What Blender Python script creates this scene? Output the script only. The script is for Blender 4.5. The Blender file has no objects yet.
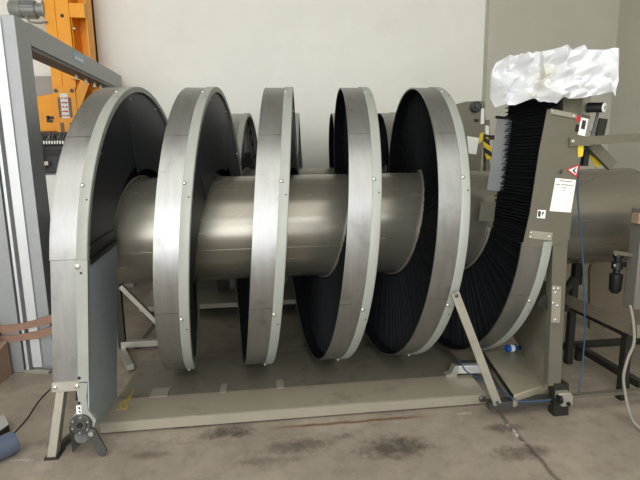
import bpy, math, random
from mathutils import Vector, Matrix, noise
random.seed(7)
C = bpy.context.scene.collection
pi = math.pi

# ------------------------------------------------------------------ camera
F = 481.0; YAW = math.radians(6.8); PITCH = math.radians(9.9); ROLL = math.radians(0.9); CH = 1.55
fw = Vector((math.sin(YAW)*math.cos(PITCH), math.cos(YAW)*math.cos(PITCH), -math.sin(PITCH)))
r0 = Vector((math.cos(YAW), -math.sin(YAW), 0)); u0 = r0.cross(fw)
rv = r0*math.cos(ROLL) - u0*math.sin(ROLL); uv = u0*math.cos(ROLL) + r0*math.sin(ROLL)
cd = bpy.data.cameras.new('camera'); cam = bpy.data.objects.new('camera', cd); C.objects.link(cam)
cd.sensor_width = 36; cd.lens = F/640*36; cd.clip_start = .05
cam.matrix_world = Matrix(((rv.x, uv.x, -fw.x, 0), (rv.y, uv.y, -fw.y, 0), (rv.z, uv.z, -fw.z, CH), (0, 0, 0, 1)))
bpy.context.scene.camera = cam

def at(px, py, X=None, Y=None, Z=None):
    """measured point of the photograph -> place in the hall on a known plane"""
    d = fw + rv*((px-320)/F) + uv*((240-py)/F)
    t = X/d.x if X is not None else Y/d.y if Y is not None else (Z-CH)/d.z
    return Vector((t*d.x, t*d.y, CH+t*d.z))

# ------------------------------------------------------------------ materials
def lin(c):
    return tuple((v/255/12.92 if v/255 <= .04045 else ((v/255+.055)/1.055)**2.4) for v in c) + (1,)

def mat(name, rgb, rough=.5, metal=0., var=.0, vscale=6., stretch=(1,1,1), dirt=None, dirt_amt=0., dscale=3., bump=0., bscale=60., spec=.5, rvar=0.):
    m = bpy.data.materials.new(name); m.use_nodes = True
    nt = m.node_tree; N = nt.nodes; L = nt.links
    b = N['Principled BSDF']; b.inputs['Roughness'].default_value = rough; b.inputs['Metallic'].default_value = metal
    b.inputs['Specular IOR Level'].default_value = spec
    base = lin(rgb); b.inputs['Base Color'].default_value = base
    tc = N.new('ShaderNodeTexCoord'); mp = N.new('ShaderNodeMapping'); mp.inputs['Scale'].default_value = stretch
    L.new(tc.outputs['Object'], mp.inputs['Vector'])
    if var or dirt or rvar:
        n = N.new('ShaderNodeTexNoise'); n.inputs['Scale'].default_value = vscale; n.inputs['Detail'].default_value = 6; n.inputs['Roughness'].default_value = .65
        L.new(mp.outputs['Vector'], n.inputs['Vector'])
        cr = N.new('ShaderNodeValToRGB'); e = cr.color_ramp.elements
        e[0].position = .3; e[1].position = .7
        e[0].color = tuple(max(0, c*(1-var)) for c in base[:3])+(1,); e[1].color = tuple(min(1, c*(1+var)) for c in base[:3])+(1,)
        L.new(n.outputs['Fac'], cr.inputs['Fac']); out = cr.outputs['Color']
        if dirt:
            n2 = N.new('ShaderNodeTexNoise'); n2.inputs['Scale'].default_value = dscale; n2.inputs['Detail'].default_value = 8; n2.inputs['Roughness'].default_value = .7
            L.new(tc.outputs['Object'], n2.inputs['Vector'])
            c2 = N.new('ShaderNodeValToRGB'); c2.color_ramp.elements[0].position = .55; c2.color_ramp.elements[1].position = .72
            c2.color_ramp.elements[1].color = (dirt_amt,)*3+(1,); L.new(n2.outputs['Fac'], c2.inputs['Fac'])
            mx = N.new('ShaderNodeMixRGB'); L.new(c2.outputs['Color'], mx.inputs['Fac']); L.new(out, mx.inputs['Color1']); mx.inputs['Color2'].default_value = lin(dirt); out = mx.outputs['Color']
        L.new(out, b.inputs['Base Color'])
        if rvar:
            mr = N.new('ShaderNodeMapRange'); mr.inputs['To Min'].default_value = max(.03, rough-rvar); mr.inputs['To Max'].default_value = min(1, rough+rvar)
            L.new(n.outputs['Fac'], mr.inputs['Value']); L.new(mr.outputs['Result'], b.inputs['Roughness'])
    if bump:
        nb = N.new('ShaderNodeTexNoise'); nb.inputs['Scale'].default_value = bscale; nb.inputs['Detail'].default_value = 4
        L.new(mp.outputs['Vector'], nb.inputs['Vector'])
        bp = N.new('ShaderNodeBump'); bp.inputs['Strength'].default_value = bump; bp.inputs['Distance'].default_value = .01
        L.new(nb.outputs['Fac'], bp.inputs['Height']); L.new(bp.outputs['Normal'], b.inputs['Normal'])
    return m

M = {}
M['steel'] = mat('brushed_steel', (148,148,146), .38, .9, .09, 5, (7,1,1), (112,106,99), .6, 5, .05, 40, rvar=.07)
M['column'] = mat('column_steel', (136,132,120), .26, .62, .06, 3, (.6,5,5), (126,118,102), .25, 2.5, rvar=.05)
M['rim'] = mat('rim_grey', (146,149,142), .45, .1, .05, 8, dirt=(136,134,124), dirt_amt=.3, dscale=10)
M['black'] = mat('black_sheet', (31,34,40), .5, 0, .18, 4)
M['black2'] = mat('black_sheet_lit', (38,42,46), .45, 0, .2, 5)  # lighter copy of the black: light on tilted cover sheets put into the colour
M['slat'] = mat('black_brush', (15,17,20), .75, 0, .3, 20, spec=.25)
M['panel'] = mat('grey_panel', (150,160,166), .45, .0, .08, 3, dirt=(104,108,108), dirt_amt=.5, dscale=3)
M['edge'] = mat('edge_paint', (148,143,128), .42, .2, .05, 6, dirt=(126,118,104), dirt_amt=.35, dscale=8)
M['rearplate'] = mat('rear_plate_grey', (122,116,102), .4, .25, .08, 5, dirt=(66,61,53), dirt_amt=.6, dscale=6)
M['base'] = mat('base_paint', (158,151,133), .36, .25, .06, 3, dirt=(96,90,78), dirt_amt=.45, dscale=4, rvar=.08)
M['plate'] = mat('exit_plate', (118,115,102), .42, .5, .06, 4, dirt=(120,114,100), dirt_amt=.4, dscale=6)
M['bar'] = mat('steel_bar', (176,172,160), .42, .6, .1, 9, dirt=(120,112,98), dirt_amt=.4, dscale=14)
M['dark'] = mat('dark_steel', (52,50,46), .5, .5, .2, 9)
M['cast'] = mat('cast_iron', (86,86,84), .5, .7, .2, 14)
M['bolt'] = mat('bolt_zinc', (200,198,190), .3, .9)
M['blackm'] = mat('black_plastic', (18,18,19), .45)
M['white'] = mat('white_label', (232,232,226), .5, 0, .03, 30)
M['ink'] = mat('label_ink', (50,50,52), .6)
M['red'] = mat('sign_red', (190,40,44), .5)
M['yellow'] = mat('sign_yellow', (214,190,40), .5)
M['yellowpaint'] = mat('yellow_marker', (206,176,40), .6)
M['bluelabel'] = mat('blue_label', (150,184,206), .45)
M['gate'] = mat('gate_grey', (150,153,154), .4, .45, .05, 5, dirt=(120,120,116), dirt_amt=.3, dscale=5)
M['gatelight'] = mat('gate_aluminium', (205,208,210), .35, .5, .05, 5)
M['gatein'] = mat('gate_inner', (112,110,106), .5, .3, .08, 6)
M['orange'] = mat('orange_paint', (240,160,24), .42, 0, .06, 4, dirt=(190,118,20), dirt_amt=.35, dscale=7)
M['motor'] = mat('motor_grey', (150,152,150), .4, .4, .08, 10)
M['cab'] = mat('cabinet_grey', (156,154,150), .5, 0, .04, 4)
M['console'] = mat('console_dark', (58,58,60), .5, .1, .1, 10)
M['brown'] = mat('brown_strap', (134,104,86), .7, 0, .2, 8, (1,1,14))
M['carton'] = mat('carton', (150,126,106), .8, 0, .1, 8, (1,1,9))
M['rollblue'] = mat('blue_grey_film', (80,90,108), .4, 0, .1, 8, (8,1,1))
M['bluebottle'] = mat('blue_bottle', (30,84,160), .3)
M['hoseblue'] = mat('blue_hose', (44,74,100), .4)
M['cable'] = mat('grey_cable', (130,126,116), .5)
M['cabdark'] = mat('cabinet_dark_grey', (116,113,106), .4, .2, .06, 5)
M['tan'] = mat('tan_panel', (116,108,92), .6, 0, .05, 5)
M['hinge'] = mat('dull_aluminium', (172,170,160), .4, .6, .1, 20)

def clear_mat():
    m = bpy.data.materials.new('clear_plastic'); m.use_nodes = True
    b = m.node_tree.nodes['Principled BSDF']
    b.inputs['Base Color'].default_value = lin((158,160,160)); b.inputs['Roughness'].default_value = .18
    b.inputs['Alpha'].default_value = .55
    return m
M['clear'] = clear_mat()

def sheet_mat():
    m = mat('white_plastic_sheet', (210,211,213), .28, 0, .0, 3, dirt=None)
    nt = m.node_tree; N = nt.nodes; L = nt.links; b = N['Principled BSDF']
    tc = N.new('ShaderNodeTexCoord'); n = N.new('ShaderNodeTexNoise'); n.inputs['Scale'].default_value = 5; n.inputs['Detail'].default_value = 5
    L.new(tc.outputs['Object'], n.inputs['Vector'])
    cr = N.new('ShaderNodeValToRGB'); cr.color_ramp.elements[0].position = .58; cr.color_ramp.elements[1].position = .74
    cr.color_ramp.elements[0].color = lin((208,210,212)); cr.color_ramp.elements[1].color = lin((186,180,160))
    L.new(n.outputs['Fac'], cr.inputs['Fac']); L.new(cr.outputs['Color'], b.inputs['Base Color'])
    return m
M['sheet'] = sheet_mat()

def wall_mat(name, rgb, dirt):
    return mat(name, rgb, .75, 0, .035, 1.2, dirt=dirt, dirt_amt=.35, dscale=.9, bump=.08, bscale=30, spec=.3)
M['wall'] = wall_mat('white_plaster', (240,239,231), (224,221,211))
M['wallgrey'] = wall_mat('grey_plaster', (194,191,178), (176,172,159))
M['ceil'] = wall_mat('ceiling_white', (215,212,205), (200,196,188))

def floor_mat():
    m = bpy.data.materials.new('concrete_floor'); m.use_nodes = True
    nt = m.node_tree; N = nt.nodes; L = nt.links; b = N['Principled BSDF']
    tc = N.new('ShaderNodeTexCoord')
    def nz(scale, det=8, rg=.65, vec=None):
        n = N.new('ShaderNodeTexNoise'); n.inputs['Scale'].default_value = scale; n.inputs['Detail'].default_value = det; n.inputs['Roughness'].default_value = rg
        L.new(vec or tc.outputs['Object'], n.inputs['Vector']); return n.outputs['Fac']
    def ramp(fac, p0, p1, c0, c1):
        r = N.new('ShaderNodeValToRGB'); e = r.color_ramp.elements; e[0].position = p0; e[1].position = p1; e[0].color = c0; e[1].color = c1
        L.new(fac, r.inputs['Fac']); return r.outputs['Color']
    def mth(op, a, bb, clamp=False):
        n = N.new('ShaderNodeMath'); n.operation = op; n.use_clamp = clamp
        for i, v in enumerate((a, bb)):
            if isinstance(v, (int, float)): n.inputs[i].default_value = v
            else: L.new(v, n.inputs[i])
        return n.outputs[0]
    def mix(fac, c1, c2):
        n = N.new('ShaderNodeMixRGB'); L.new(fac, n.inputs['Fac']); L.new(c1, n.inputs['Color1'])
        if isinstance(c2, tuple): n.inputs['Color2'].default_value = c2
        else: L.new(c2, n.inputs['Color2'])
        return n.outputs['Color']
    sx = N.new('ShaderNodeSeparateXYZ'); L.new(tc.outputs['Object'], sx.inputs[0]); X, Y = sx.outputs[0], sx.outputs[1]
    wob = mth('MULTIPLY', mth('SUBTRACT', nz(9, 5), .5), .06)
    def line(p, q, w, soft):                 # a worn line on the floor from p to q
        dx, dy = q[0]-p[0], q[1]-p[1]; ln = math.hypot(dx, dy); dx /= ln; dy /= ln
        along = mth('ADD', mth('MULTIPLY', mth('SUBTRACT', X, p[0]), dx), mth('MULTIPLY', mth('SUBTRACT', Y, p[1]), dy))
        across = mth('ABSOLUTE', mth('ADD', mth('ADD', mth('MULTIPLY', mth('SUBTRACT', X, p[0]), -dy), mth('MULTIPLY', mth('SUBTRACT', Y, p[1]), dx)), wob), 0)
        a = mth('SUBTRACT', 1, mth('DIVIDE', across, w), True)
        ends = mth('MULTIPLY', mth('MULTIPLY', along, soft, True), mth('MULTIPLY', mth('SUBTRACT', ln, along), soft, True))
        return mth('MULTIPLY', a, ends)
    def blob(c, rx, ry, thr=.4):
        d = mth('ADD', mth('POWER', mth('DIVIDE', mth('ABSOLUTE', mth('SUBTRACT', X, c[0]), 0), rx), 2), mth('POWER', mth('DIVIDE', mth('ABSOLUTE', mth('SUBTRACT', Y, c[1]), 0), ry), 2))
        a = mth('SUBTRACT', 1, d, True)
        return mth('MULTIPLY', mth('SUBTRACT', mth('ADD', a, mth('MULTIPLY', mth('SUBTRACT', nz(16, 6, .75), .5), 2.2)), thr), 1.6, True)
    col = ramp(nz(2.2, 10, .7), .3, .72, lin((122,113,100)), lin((162,151,136)))
    col = mix(mth('MULTIPLY', ramp(nz(7, 8, .75), .5, .68, (0,0,0,1), (1,1,1,1)), .45), col, lin((96,88,80)))
    col = mix(mth('MULTIPLY', ramp(nz(22, 6, .7), .56, .68, (0,0,0,1), (1,1,1,1)), .35), col, lin((160,152,142)))
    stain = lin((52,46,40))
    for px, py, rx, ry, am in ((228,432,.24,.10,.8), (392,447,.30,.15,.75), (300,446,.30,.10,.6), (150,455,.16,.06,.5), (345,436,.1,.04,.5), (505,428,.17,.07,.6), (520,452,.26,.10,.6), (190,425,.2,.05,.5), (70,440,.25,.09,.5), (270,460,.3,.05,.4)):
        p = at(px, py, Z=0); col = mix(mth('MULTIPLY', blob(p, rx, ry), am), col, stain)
    a, c = at(262,429,Z=0), at(440,415,Z=0); col = mix(mth('MULTIPLY', line(a, c, .022, 4), 1.0), col, lin((98,56,34)))
    a, c = at(170,444,Z=0), at(200,441,Z=0); col = mix(mth('MULTIPLY', line(a, c, .012, 8), .9), col, lin((98,56,34)))
    a, c = at(492,405,Z=0), at(575,500,Z=0); col = mix(mth('MULTIPLY', line(a, c, .02, 8), .8), col, lin((60,54,48)))
    a, c = at(505,420,Z=0), at(528,448,Z=0); col = mix(mth('MULTIPLY', mth('MULTIPLY', line(a, c, .016, 8), ramp(nz(14), .5, .56, (0,0,0,1), (1,1,1,1))), 1.), col, lin((214,208,198)))
    p = at(463,414,Z=0); col = mix(blob(p, .09, .035, .75), col, lin((205,200,192)))
    a, c = at(5,460,Z=0), at(38,460,Z=0); col = mix(mth('MULTIPLY', line(a, c, .014, 8), .8), col, lin((196,192,186)))
    a, c = at(95,475,Z=0), at(140,405,Z=0); col = mix(mth('MULTIPLY', mth('MULTIPLY', line(a, c, .06, 3), ramp(nz(20), .5, .6, (0,0,0,1), (1,1,1,1))), .5), col, lin((176,170,160)))
    L.new(col, b.inputs['Base Color'])
    mr = N.new('ShaderNodeMapRange'); mr.inputs['To Min'].default_value = .38; mr.inputs['To Max'].default_value = .75
    L.new(nz(3.5), mr.inputs['Value']); L.new(mr.outputs['Result'], b.inputs['Roughness'])
    bp = N.new('ShaderNodeBump'); bp.inputs['Strength'].default_value = .12; bp.inputs['Distance'].default_value = .01
    L.new(nz(40), bp.inputs['Height']); L.new(bp.outputs['Normal'], b.inputs['Normal'])
    return m
M['floor'] = floor_mat()

def hazard_mat():
    m = bpy.data.materials.new('hazard_stripes'); m.use_nodes = True
    nt = m.node_tree; N = nt.nodes; L = nt.links; b = N['Principled BSDF']; b.inputs['Roughness'].default_value = .5
    tc = N.new('ShaderNodeTexCoord'); w = N.new('ShaderNodeTexWave'); w.bands_direction = 'DIAGONAL'; w.inputs['Scale'].default_value = 4.2
    mp = N.new('ShaderNodeMapping'); mp.inputs['Scale'].default_value = (1, 0, 1.6)
    L.new(tc.outputs['Object'], mp.inputs['Vector']); L.new(mp.outputs['Vector'], w.inputs['Vector'])
    r = N.new('ShaderNodeValToRGB'); r.color_ramp.interpolation = 'CONSTANT'; r.color_ramp.elements[1].position = .5
    r.color_ramp.elements[0].color = lin((26,25,24)); r.color_ramp.elements[1].color = lin((214,184,40))
    L.new(w.outputs['Fac'], r.inputs['Fac']); L.new(r.outputs['Color'], b.inputs['Base Color'])
    return m
M['hazard'] = hazard_mat()

# ------------------------------------------------------------------ mesh helpers
class MB:
    def __init__(s): s.v = []; s.f = []
    def quadbox(s, p):                       # 8 corners: bottom 4 then top 4
        k = len(s.v); s.v += [Vector(q) for q in p]
        s.f += [tuple(k+i for i in q) for q in ((3,2,1,0), (4,5,6,7), (0,1,5,4), (1,2,6,5), (2,3,7,6), (3,0,4,7))]; return s
    def box(s, x0, x1, y0, y1, z0, z1):
        return s.quadbox([(x0,y0,z0), (x1,y0,z0), (x1,y1,z0), (x0,y1,z0), (x0,y0,z1), (x1,y0,z1), (x1,y1,z1), (x0,y1,z1)])
    def prism(s, pts, off):
        k = len(s.v); n = len(pts); off = Vector(off)
        s.v += [Vector(p) for p in pts] + [Vector(p)+off for p in pts]
        s.f += [tuple(range(k+n-1, k-1, -1)), tuple(range(k+n, k+2*n))]
        s.f += [(k+i, k+(i+1) % n, k+n+(i+1) % n, k+n+i) for i in range(n)]; return s
    def frame(s, a, b, up=None):
        d = (Vector(b)-Vector(a)).normalized(); up = Vector(up or (0,0,1))
        if abs(d.dot(up)) > .98: up = Vector((0,1,0))
        x = d.cross(up).normalized(); return d, x, x.cross(d).normalized()
    def bar(s, a, b, w, h, up=None):          # rectangular bar from a to b
        a = Vector(a); b = Vector(b); d, x, y = s.frame(a, b, up)
        cs = [-x*w/2-y*h/2, x*w/2-y*h/2, x*w/2+y*h/2, -x*w/2+y*h/2]
        return s.quadbox([a+c for c in cs]+[b+c for c in cs])
    def cyl(s, a, b, r, n=20, r2=None):
        a = Vector(a); b = Vector(b); d, x, y = s.frame(a, b); r2 = r if r2 is None else r2; k = len(s.v)
        for c, q in ((a, r), (b, r2)):
            s.v += [c + (x*math.cos(2*pi*i/n)+y*math.sin(2*pi*i/n))*q for i in range(n)]
        s.f += [(k+i, k+(i+1) % n, k+n+(i+1) % n, k+n+i) for i in range(n)]
        s.f += [tuple(range(k+n-1, k-1, -1)), tuple(range(k+n, k+2*n))]; return s
    def lathe(s, a, axis, prof, n=24):        # prof: (distance along axis, radius)
        a = Vector(a); d, x, y = s.frame(a, a+Vector(axis)); k = len(s.v)
        for t, r in prof: s.v += [a + d*t + (x*math.cos(2*pi*i/n)+y*math.sin(2*pi*i/n))*r for i in range(n)]
        for j in range(len(prof)-1):
            s.f += [(k+j*n+i, k+j*n+(i+1) % n, k+(j+1)*n+(i+1) % n, k+(j+1)*n+i) for i in range(n)]
        s.f += [tuple(range(k+n-1, k-1, -1)), tuple(range(k+(len(prof)-1)*n, k+len(prof)*n))]; return s
    def tube(s, pts, r, n=8, sub=6):
        P = [Vector(p) for p in pts]; Q = []
        for i in range(len(P)-1):
            p0 = P[max(i-1,0)]; p1 = P[i]; p2 = P[i+1]; p3 = P[min(i+2,len(P)-1)]
            for j in range(sub):
                t = j/sub; Q.append(.5*((2*p1)+(p2-p0)*t+(2*p0-5*p1+4*p2-p3)*t*t+(3*p1-p0-3*p2+p3)*t**3))
        Q.append(P[-1]); k = len(s.v); ref = Vector((.3,.9,.2))
        for i, q in enumerate(Q):
            d = (Q[min(i+1,len(Q)-1)]-Q[max(i-1,0)]).normalized(); x = d.cross(ref).normalized(); y = x.cross(d)
            s.v += [q+(x*math.cos(2*pi*a/n)+y*math.sin(2*pi*a/n))*r for a in range(n)]
        for i in range(len(Q)-1):
            s.f += [(k+i*n+a, k+i*n+(a+1) % n, k+(i+1)*n+(a+1) % n, k+(i+1)*n+a) for a in range(n)]
        s.f += [tuple(range(k+n-1, k-1, -1)), tuple(range(k+(len(Q)-1)*n, k+len(Q)*n))]; return s
    def loft(s, rings):                       # closed sections joined one to the next, ends capped
        k = len(s.v); n = len(rings[0])
        for r in rings: s.v += [Vector(p) for p in r]
        for i in range(len(rings)-1):
            s.f += [(k+i*n+a, k+i*n+(a+1) % n, k+(i+1)*n+(a+1) % n, k+(i+1)*n+a) for a in range(n)]
        s.f += [tuple(range(k+n-1, k-1, -1)), tuple(range(k+(len(rings)-1)*n, k+len(rings)*n))]; return s
    def build(s, name, m, parent=None, root=None, bevel=0., smooth=35):
        me = bpy.data.meshes.new(name); o0 = root.location if root else Vector((0,0,0))
        me.from_pydata([tuple(v-o0) for v in s.v], [], s.f); me.update()
        import bmesh
        bm = bmesh.new(); bm.from_mesh(me); bmesh.ops.recalc_face_normals(bm, faces=bm.faces); bm.to_mesh(me); bm.free()
        me.materials.append(M[m])
        for p in me.polygons: p.use_smooth = True
        me.set_sharp_from_angle(angle=math.radians(smooth))
        o = bpy.data.objects.new(name, me); C.objects.link(o)
        if parent: o.parent = parent
        if bevel:
            b = o.modifiers.new('bevel', 'BEVEL'); b.width = bevel; b.segments = 2; b.limit_method = 'ANGLE'
        return o

def thing(name, label, cat, loc, group=None):
    o = bpy.data.objects.new(name, None); C.objects.link(o); o.location = loc
    o['label'] = label; o['category'] = cat; o.empty_display_size = .1
    if group: o['group'] = group
    return o
def tag(o, label, cat, group=None):
    o['label'] = label; o['category'] = cat
    if group: o['group'] = group
    return o
def structure(mb, name, m, **k):
    o = mb.build(name, m, **k); o['kind'] = 'structure'; return o

# ------------------------------------------------------------------ the hall
WX0, WX1, WY0, WY1, WZ = -4.6, 4.8, -4.2, 6.4, 5.0
structure(MB().box(WX0-.3, WX1+.3, WY0-.3, WY1+.3, -.2, 0), 'floor', 'floor')
structure(MB().box(WX0-.3, WX1+.3, WY0-.3, WY1+.3, WZ, WZ+.2), 'ceiling', 'ceil')
EX = 3.0
structure(MB().box(WX0-.3, EX+.2, WY1, WY1+.25, 0, WZ), 'wall_back', 'wall')
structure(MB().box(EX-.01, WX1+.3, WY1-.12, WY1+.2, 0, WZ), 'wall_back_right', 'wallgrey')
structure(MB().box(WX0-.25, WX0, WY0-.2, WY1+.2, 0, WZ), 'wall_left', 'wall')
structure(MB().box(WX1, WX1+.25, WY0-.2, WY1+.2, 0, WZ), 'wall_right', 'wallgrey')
DX0, DX1, DZ = -3.6, .6, 3.0             # the open loading door behind the camera
CX0, CX1, CZ0, CZ1 = -4.0, 3.6, 3.35, 4.75   # window band above the door
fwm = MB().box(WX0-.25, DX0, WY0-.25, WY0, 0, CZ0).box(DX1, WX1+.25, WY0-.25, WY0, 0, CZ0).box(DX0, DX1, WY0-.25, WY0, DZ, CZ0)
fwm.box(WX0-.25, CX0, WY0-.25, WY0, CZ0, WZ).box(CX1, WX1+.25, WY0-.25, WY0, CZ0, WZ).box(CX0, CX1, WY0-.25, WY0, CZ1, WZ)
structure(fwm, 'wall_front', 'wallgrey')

# ------------------------------------------------------------------ spiral track
PITCHX = .493; R = .9394; RC = .36
class Helix:
    def __init__(s, x0, Yc, Zc, pitch=PITCHX): s.x0, s.Yc, s.Zc, s.pitch = x0, Yc, Zc, pitch
    def pt(s, phi, r, dx):
        a = math.radians(phi)
        return Vector((s.x0 + s.pitch*phi/360 + dx, s.Yc - r*math.cos(a), s.Zc + r*math.sin(a)))
    def sweep(s, mb, prof, a, b, step=4):
        n = max(2, int(round((b-a)/step)))
        return mb.loft([[s.pt(a+(b-a)*i/n, r, dx) for r, dx in prof] for i in range(n+1)])

def rect(r0, r1, d0, d1): return [(r0,d0), (r1,d0), (r1,d1), (r0,d1)]

def track_turn(H, root, a, b, bolts=(), covers=True):
    g = MB(); cuts = [a] + [q for q in range(int(math.floor(a/60))*60-20, int(b)+60, 60) if a+6 < q < b-6] + [b]
    for i in range(len(cuts)-1):
        d = .0006*(i % 2)
        H.sweep(g, rect(R-.004+d, R+d, 0, .126), cuts[i]+.08, cuts[i+1]-.08, 1.5)
    # rolled edge on the open side of the guard
    H.sweep(g, rect(R-.007, R+.0015, -.003, .002), a, b)
    guard = g.build('outer_guard', 'steel', root, root)
    lm = H.sweep(MB(), rect(R-.011, R-.0055, .004, .118), a, b); lm.build('guard_liner', 'slat', guard, root)
    rim = H.sweep(MB(), [(R-.028,.1235), (R+.004,.1235), (R+.006,.1265), (R+.006,.172), (R+.003,.176), (R-.028,.176)], a, b).build('rim_strip', 'rim', root, root)
    for q in bolts:
        c0 = H.pt(q, R+.004, .133); n0 = H.pt(q, R+.020, .133)
        MB().lathe(c0, n0-c0, [(0,.0105), (.004,.0105), (.006,.008), (.009,.007), (.011,.004)], 14).build('bolt', 'bolt', rim, root)
        c0 = H.pt(q-4.5, R+.004, .160); n0 = H.pt(q-4.5, R+.0068, .160)
        MB().cyl(c0, n0, .0045, 12).build('bolt_hole', 'blackm', rim, root)
    # carrying surface: one radial slat after another, with bristle edges
    sl = MB(); H.sweep(sl, rect(RC+.012, R-.012, .098, .112), a, b, 5)
    q = a
    rnd = random.Random(int(a)+17)
    while q < b:
        w = .55; h = .012 + rnd.random()*.022; t = rnd.uniform(-.5,.5)
        r1 = RC+.03; r2 = R-.014
        p = [H.pt(q, r1, .1), H.pt(q+w, r1, .1), H.pt(q+w+t, r2, .1), H.pt(q+t, r2, .1),
             H.pt(q, r1, .1-h*.4), H.pt(q+w*.5, r1, .1-h*.4), H.pt(q+w*.5+t, r2, .1-h), H.pt(q+t, r2, .1-h)]
        sl.quadbox(p); q += 1.5
    sl.build('slat_chain', 'slat', root, root, smooth=20)
    H.sweep(MB(), rect(RC+.006, RC+.018, .085, .122), a, b).build('inner_rail', 'bar', root, root)
    if not covers:                            # underside of the chain in the open: curved links
        lk = MB(); q = a
        while q < b-6:
            lk.prism([H.pt(q+t*14, r, .113) for t, r in ((0,.55), (.25,.68), (.6,.79), (1,.86), (1,.84), (.62,.765), (.3,.655), (.1,.55))], (.03,0,0)); q += 15
        lk.build('chain_link', 'cast', root, root)
        return
    # black cover sheets on the closed side
    k = 0; q = a
    while q < b-5:
        e = min(b, q + 72)
        if b - e < 25: e = b
        s1 = MB(); n = 18; rin = (.465, .42, .445, .41, .455)[k % 5]; lift = (.0, .006, .002, .008, .004)[k % 5]
        H.sweep(s1, [(rin, .150+lift), (R-.034, .158), (R-.034, .161), (rin, .153+lift)], q-1.5, e+1.0)
        sh = s1.build('cover_sheet', ('black', 'black2')[k % 2], root, root)
        for qq in (q+3, (q+e)/2):
            c0 = H.pt(qq, R-.06, .160); c1 = H.pt(qq, R-.06, .168)
            MB().cyl(c0, c1, .006, 10).build('screw', 'bolt', sh, root)
        k += 1; q = e

YC, ZC, XA = 3.4, 1.063, -1.046
YF = YC - R
SL = PITCHX/(2*pi*R)
H1 = Helix(XA, YC, ZC)
conv = thing('spiral_conveyor', 'large foreground steel spiral conveyor lying on its side on the concrete floor', 'spiral conveyor', (.2, YC, 0), 'spiral conveyors')
turns = [(0, 180)] + [(360*j-180, 360*j+180) for j in range(1, 5)] + [(1620, 1800)]
for j, (a, b) in enumerate(turns):
    bolts = [360*j+q for q in (-67.5, -22.5, 22.5, 67.5) if a <= 360*j+q <= b]
    track_turn(H1, conv, a, b, bolts)
# central drum
dr = MB().lathe((-1.12, YC, ZC), (1,0,0), [(0,.30), (0,RC-.006), (.006,RC)] + [(1.2,RC), (2.4,RC), (3.3,RC), (3.9,RC), (3.906,RC-.006), (3.906,.3)], 96)
drum = dr.build('central_drum', 'column', conv, conv)
sm = MB()
for x in (-.70, .62, 1.95):
    sm.lathe((x, YC, ZC), (1,0,0), [(0,RC-.002), (0,RC+.0012), (.004,RC+.0012), (.004,RC-.002)], 96)
sm.build('weld_seam', 'column', drum, conv)
ls = MB().bar((-1.1, YC-RC*math.cos(.25)-.0004, ZC-RC*math.sin(.25)), (2.75, YC-RC*math.cos(.25)-.0004, ZC-RC*math.sin(.25)), .003, .003)
ls.build('weld_seam', 'column', drum, conv)

# ---- infeed leg, straight down from the first turn
def xs(z, dx): return XA - SL*(ZC-z) + dx
def vstrip(mb, d0, d1, z0, z1, y0, y1):
    return mb.quadbox([(xs(z0,d0),y0,z0), (xs(z0,d1),y0,z0), (xs(z0,d1),y1,z0), (xs(z0,d0),y1,z0), (xs(z1,d0),y0,z1), (xs(z1,d1),y0,z1), (xs(z1,d1),y1,z1), (xs(z1,d0),y1,z1)])
ig = vstrip(MB(), 0, .126, .37, ZC-.001, YF, YF+.004).build('infeed_guard', 'steel', conv, conv)
vstrip(MB(), -.004, .128, .375, .425, YF-.007, YF-.0005).build('clamp_plate', 'bar', ig, conv)
for d in (.012, .118):
    MB().lathe((xs(.4,d), YF-.007, .4), (0,-1,0), [(0,.011), (.005,.010), (.008,.005)], 14).build('bolt', 'bolt', ig, conv)
pts = [(75.5,383), (78,400), (76,413), (72,418), (73,432), (86,433), (94.5,426), (96,420), (87.5,409), (86.3,396), (87.5,383)]
rimleg = vstrip(MB(), .1235, .176, .42, ZC-.001, YF-.006, YF+.028)
rimleg.prism([at(x, y, Y=YF-.006) for x, y in pts], (0,.03,0))
rl = rimleg.build('rim_leg', 'rim', conv, conv)
for px, py in ((79.2,378), (79.0,403)):
    p = at(px, py, Y=YF-.006); MB().cyl(p, p-Vector((0,.003,0)), .008, 12).build('bolt_hole', 'blackm', rl, conv)
p = at(77.5, 266.5, Y=YF-.006); MB().lathe(p, (0,-1,0), [(0,.014), (.005,.013), (.009,.006)], 14).build('bolt', 'bolt', rl, conv)
p = at(81, 273, Y=YF-.006); MB().cyl(p, p-Vector((0,.003,0)), .006, 12).build('bolt_hole', 'blackm', rl, conv)
lb = MB(); a = [at(x, y, Y=YF-.007) for x, y in ((76.3,405.5), (81.5,405.5), (81.8,414), (76.8,414))]; lb.prism(a, (0,-.002,0))
lbl = lb.build('number_label', 'white', rl, conv)
ik = MB()
for q in (((77.8,407.2), (80.2,406.9), (80.3,409.6), (79,409.6), (79,408.6), (77.9,408.6)), ((78.2,411), (80.6,411), (80.6,413.2), (79.6,413.2), (79.6,412), (78.2,412))):
    ik.prism([at(x, y, Y=YF-.0095) for x, y in q], (0,-.001,0))
ik.build('label_print', 'ink', lbl, conv)
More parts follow.
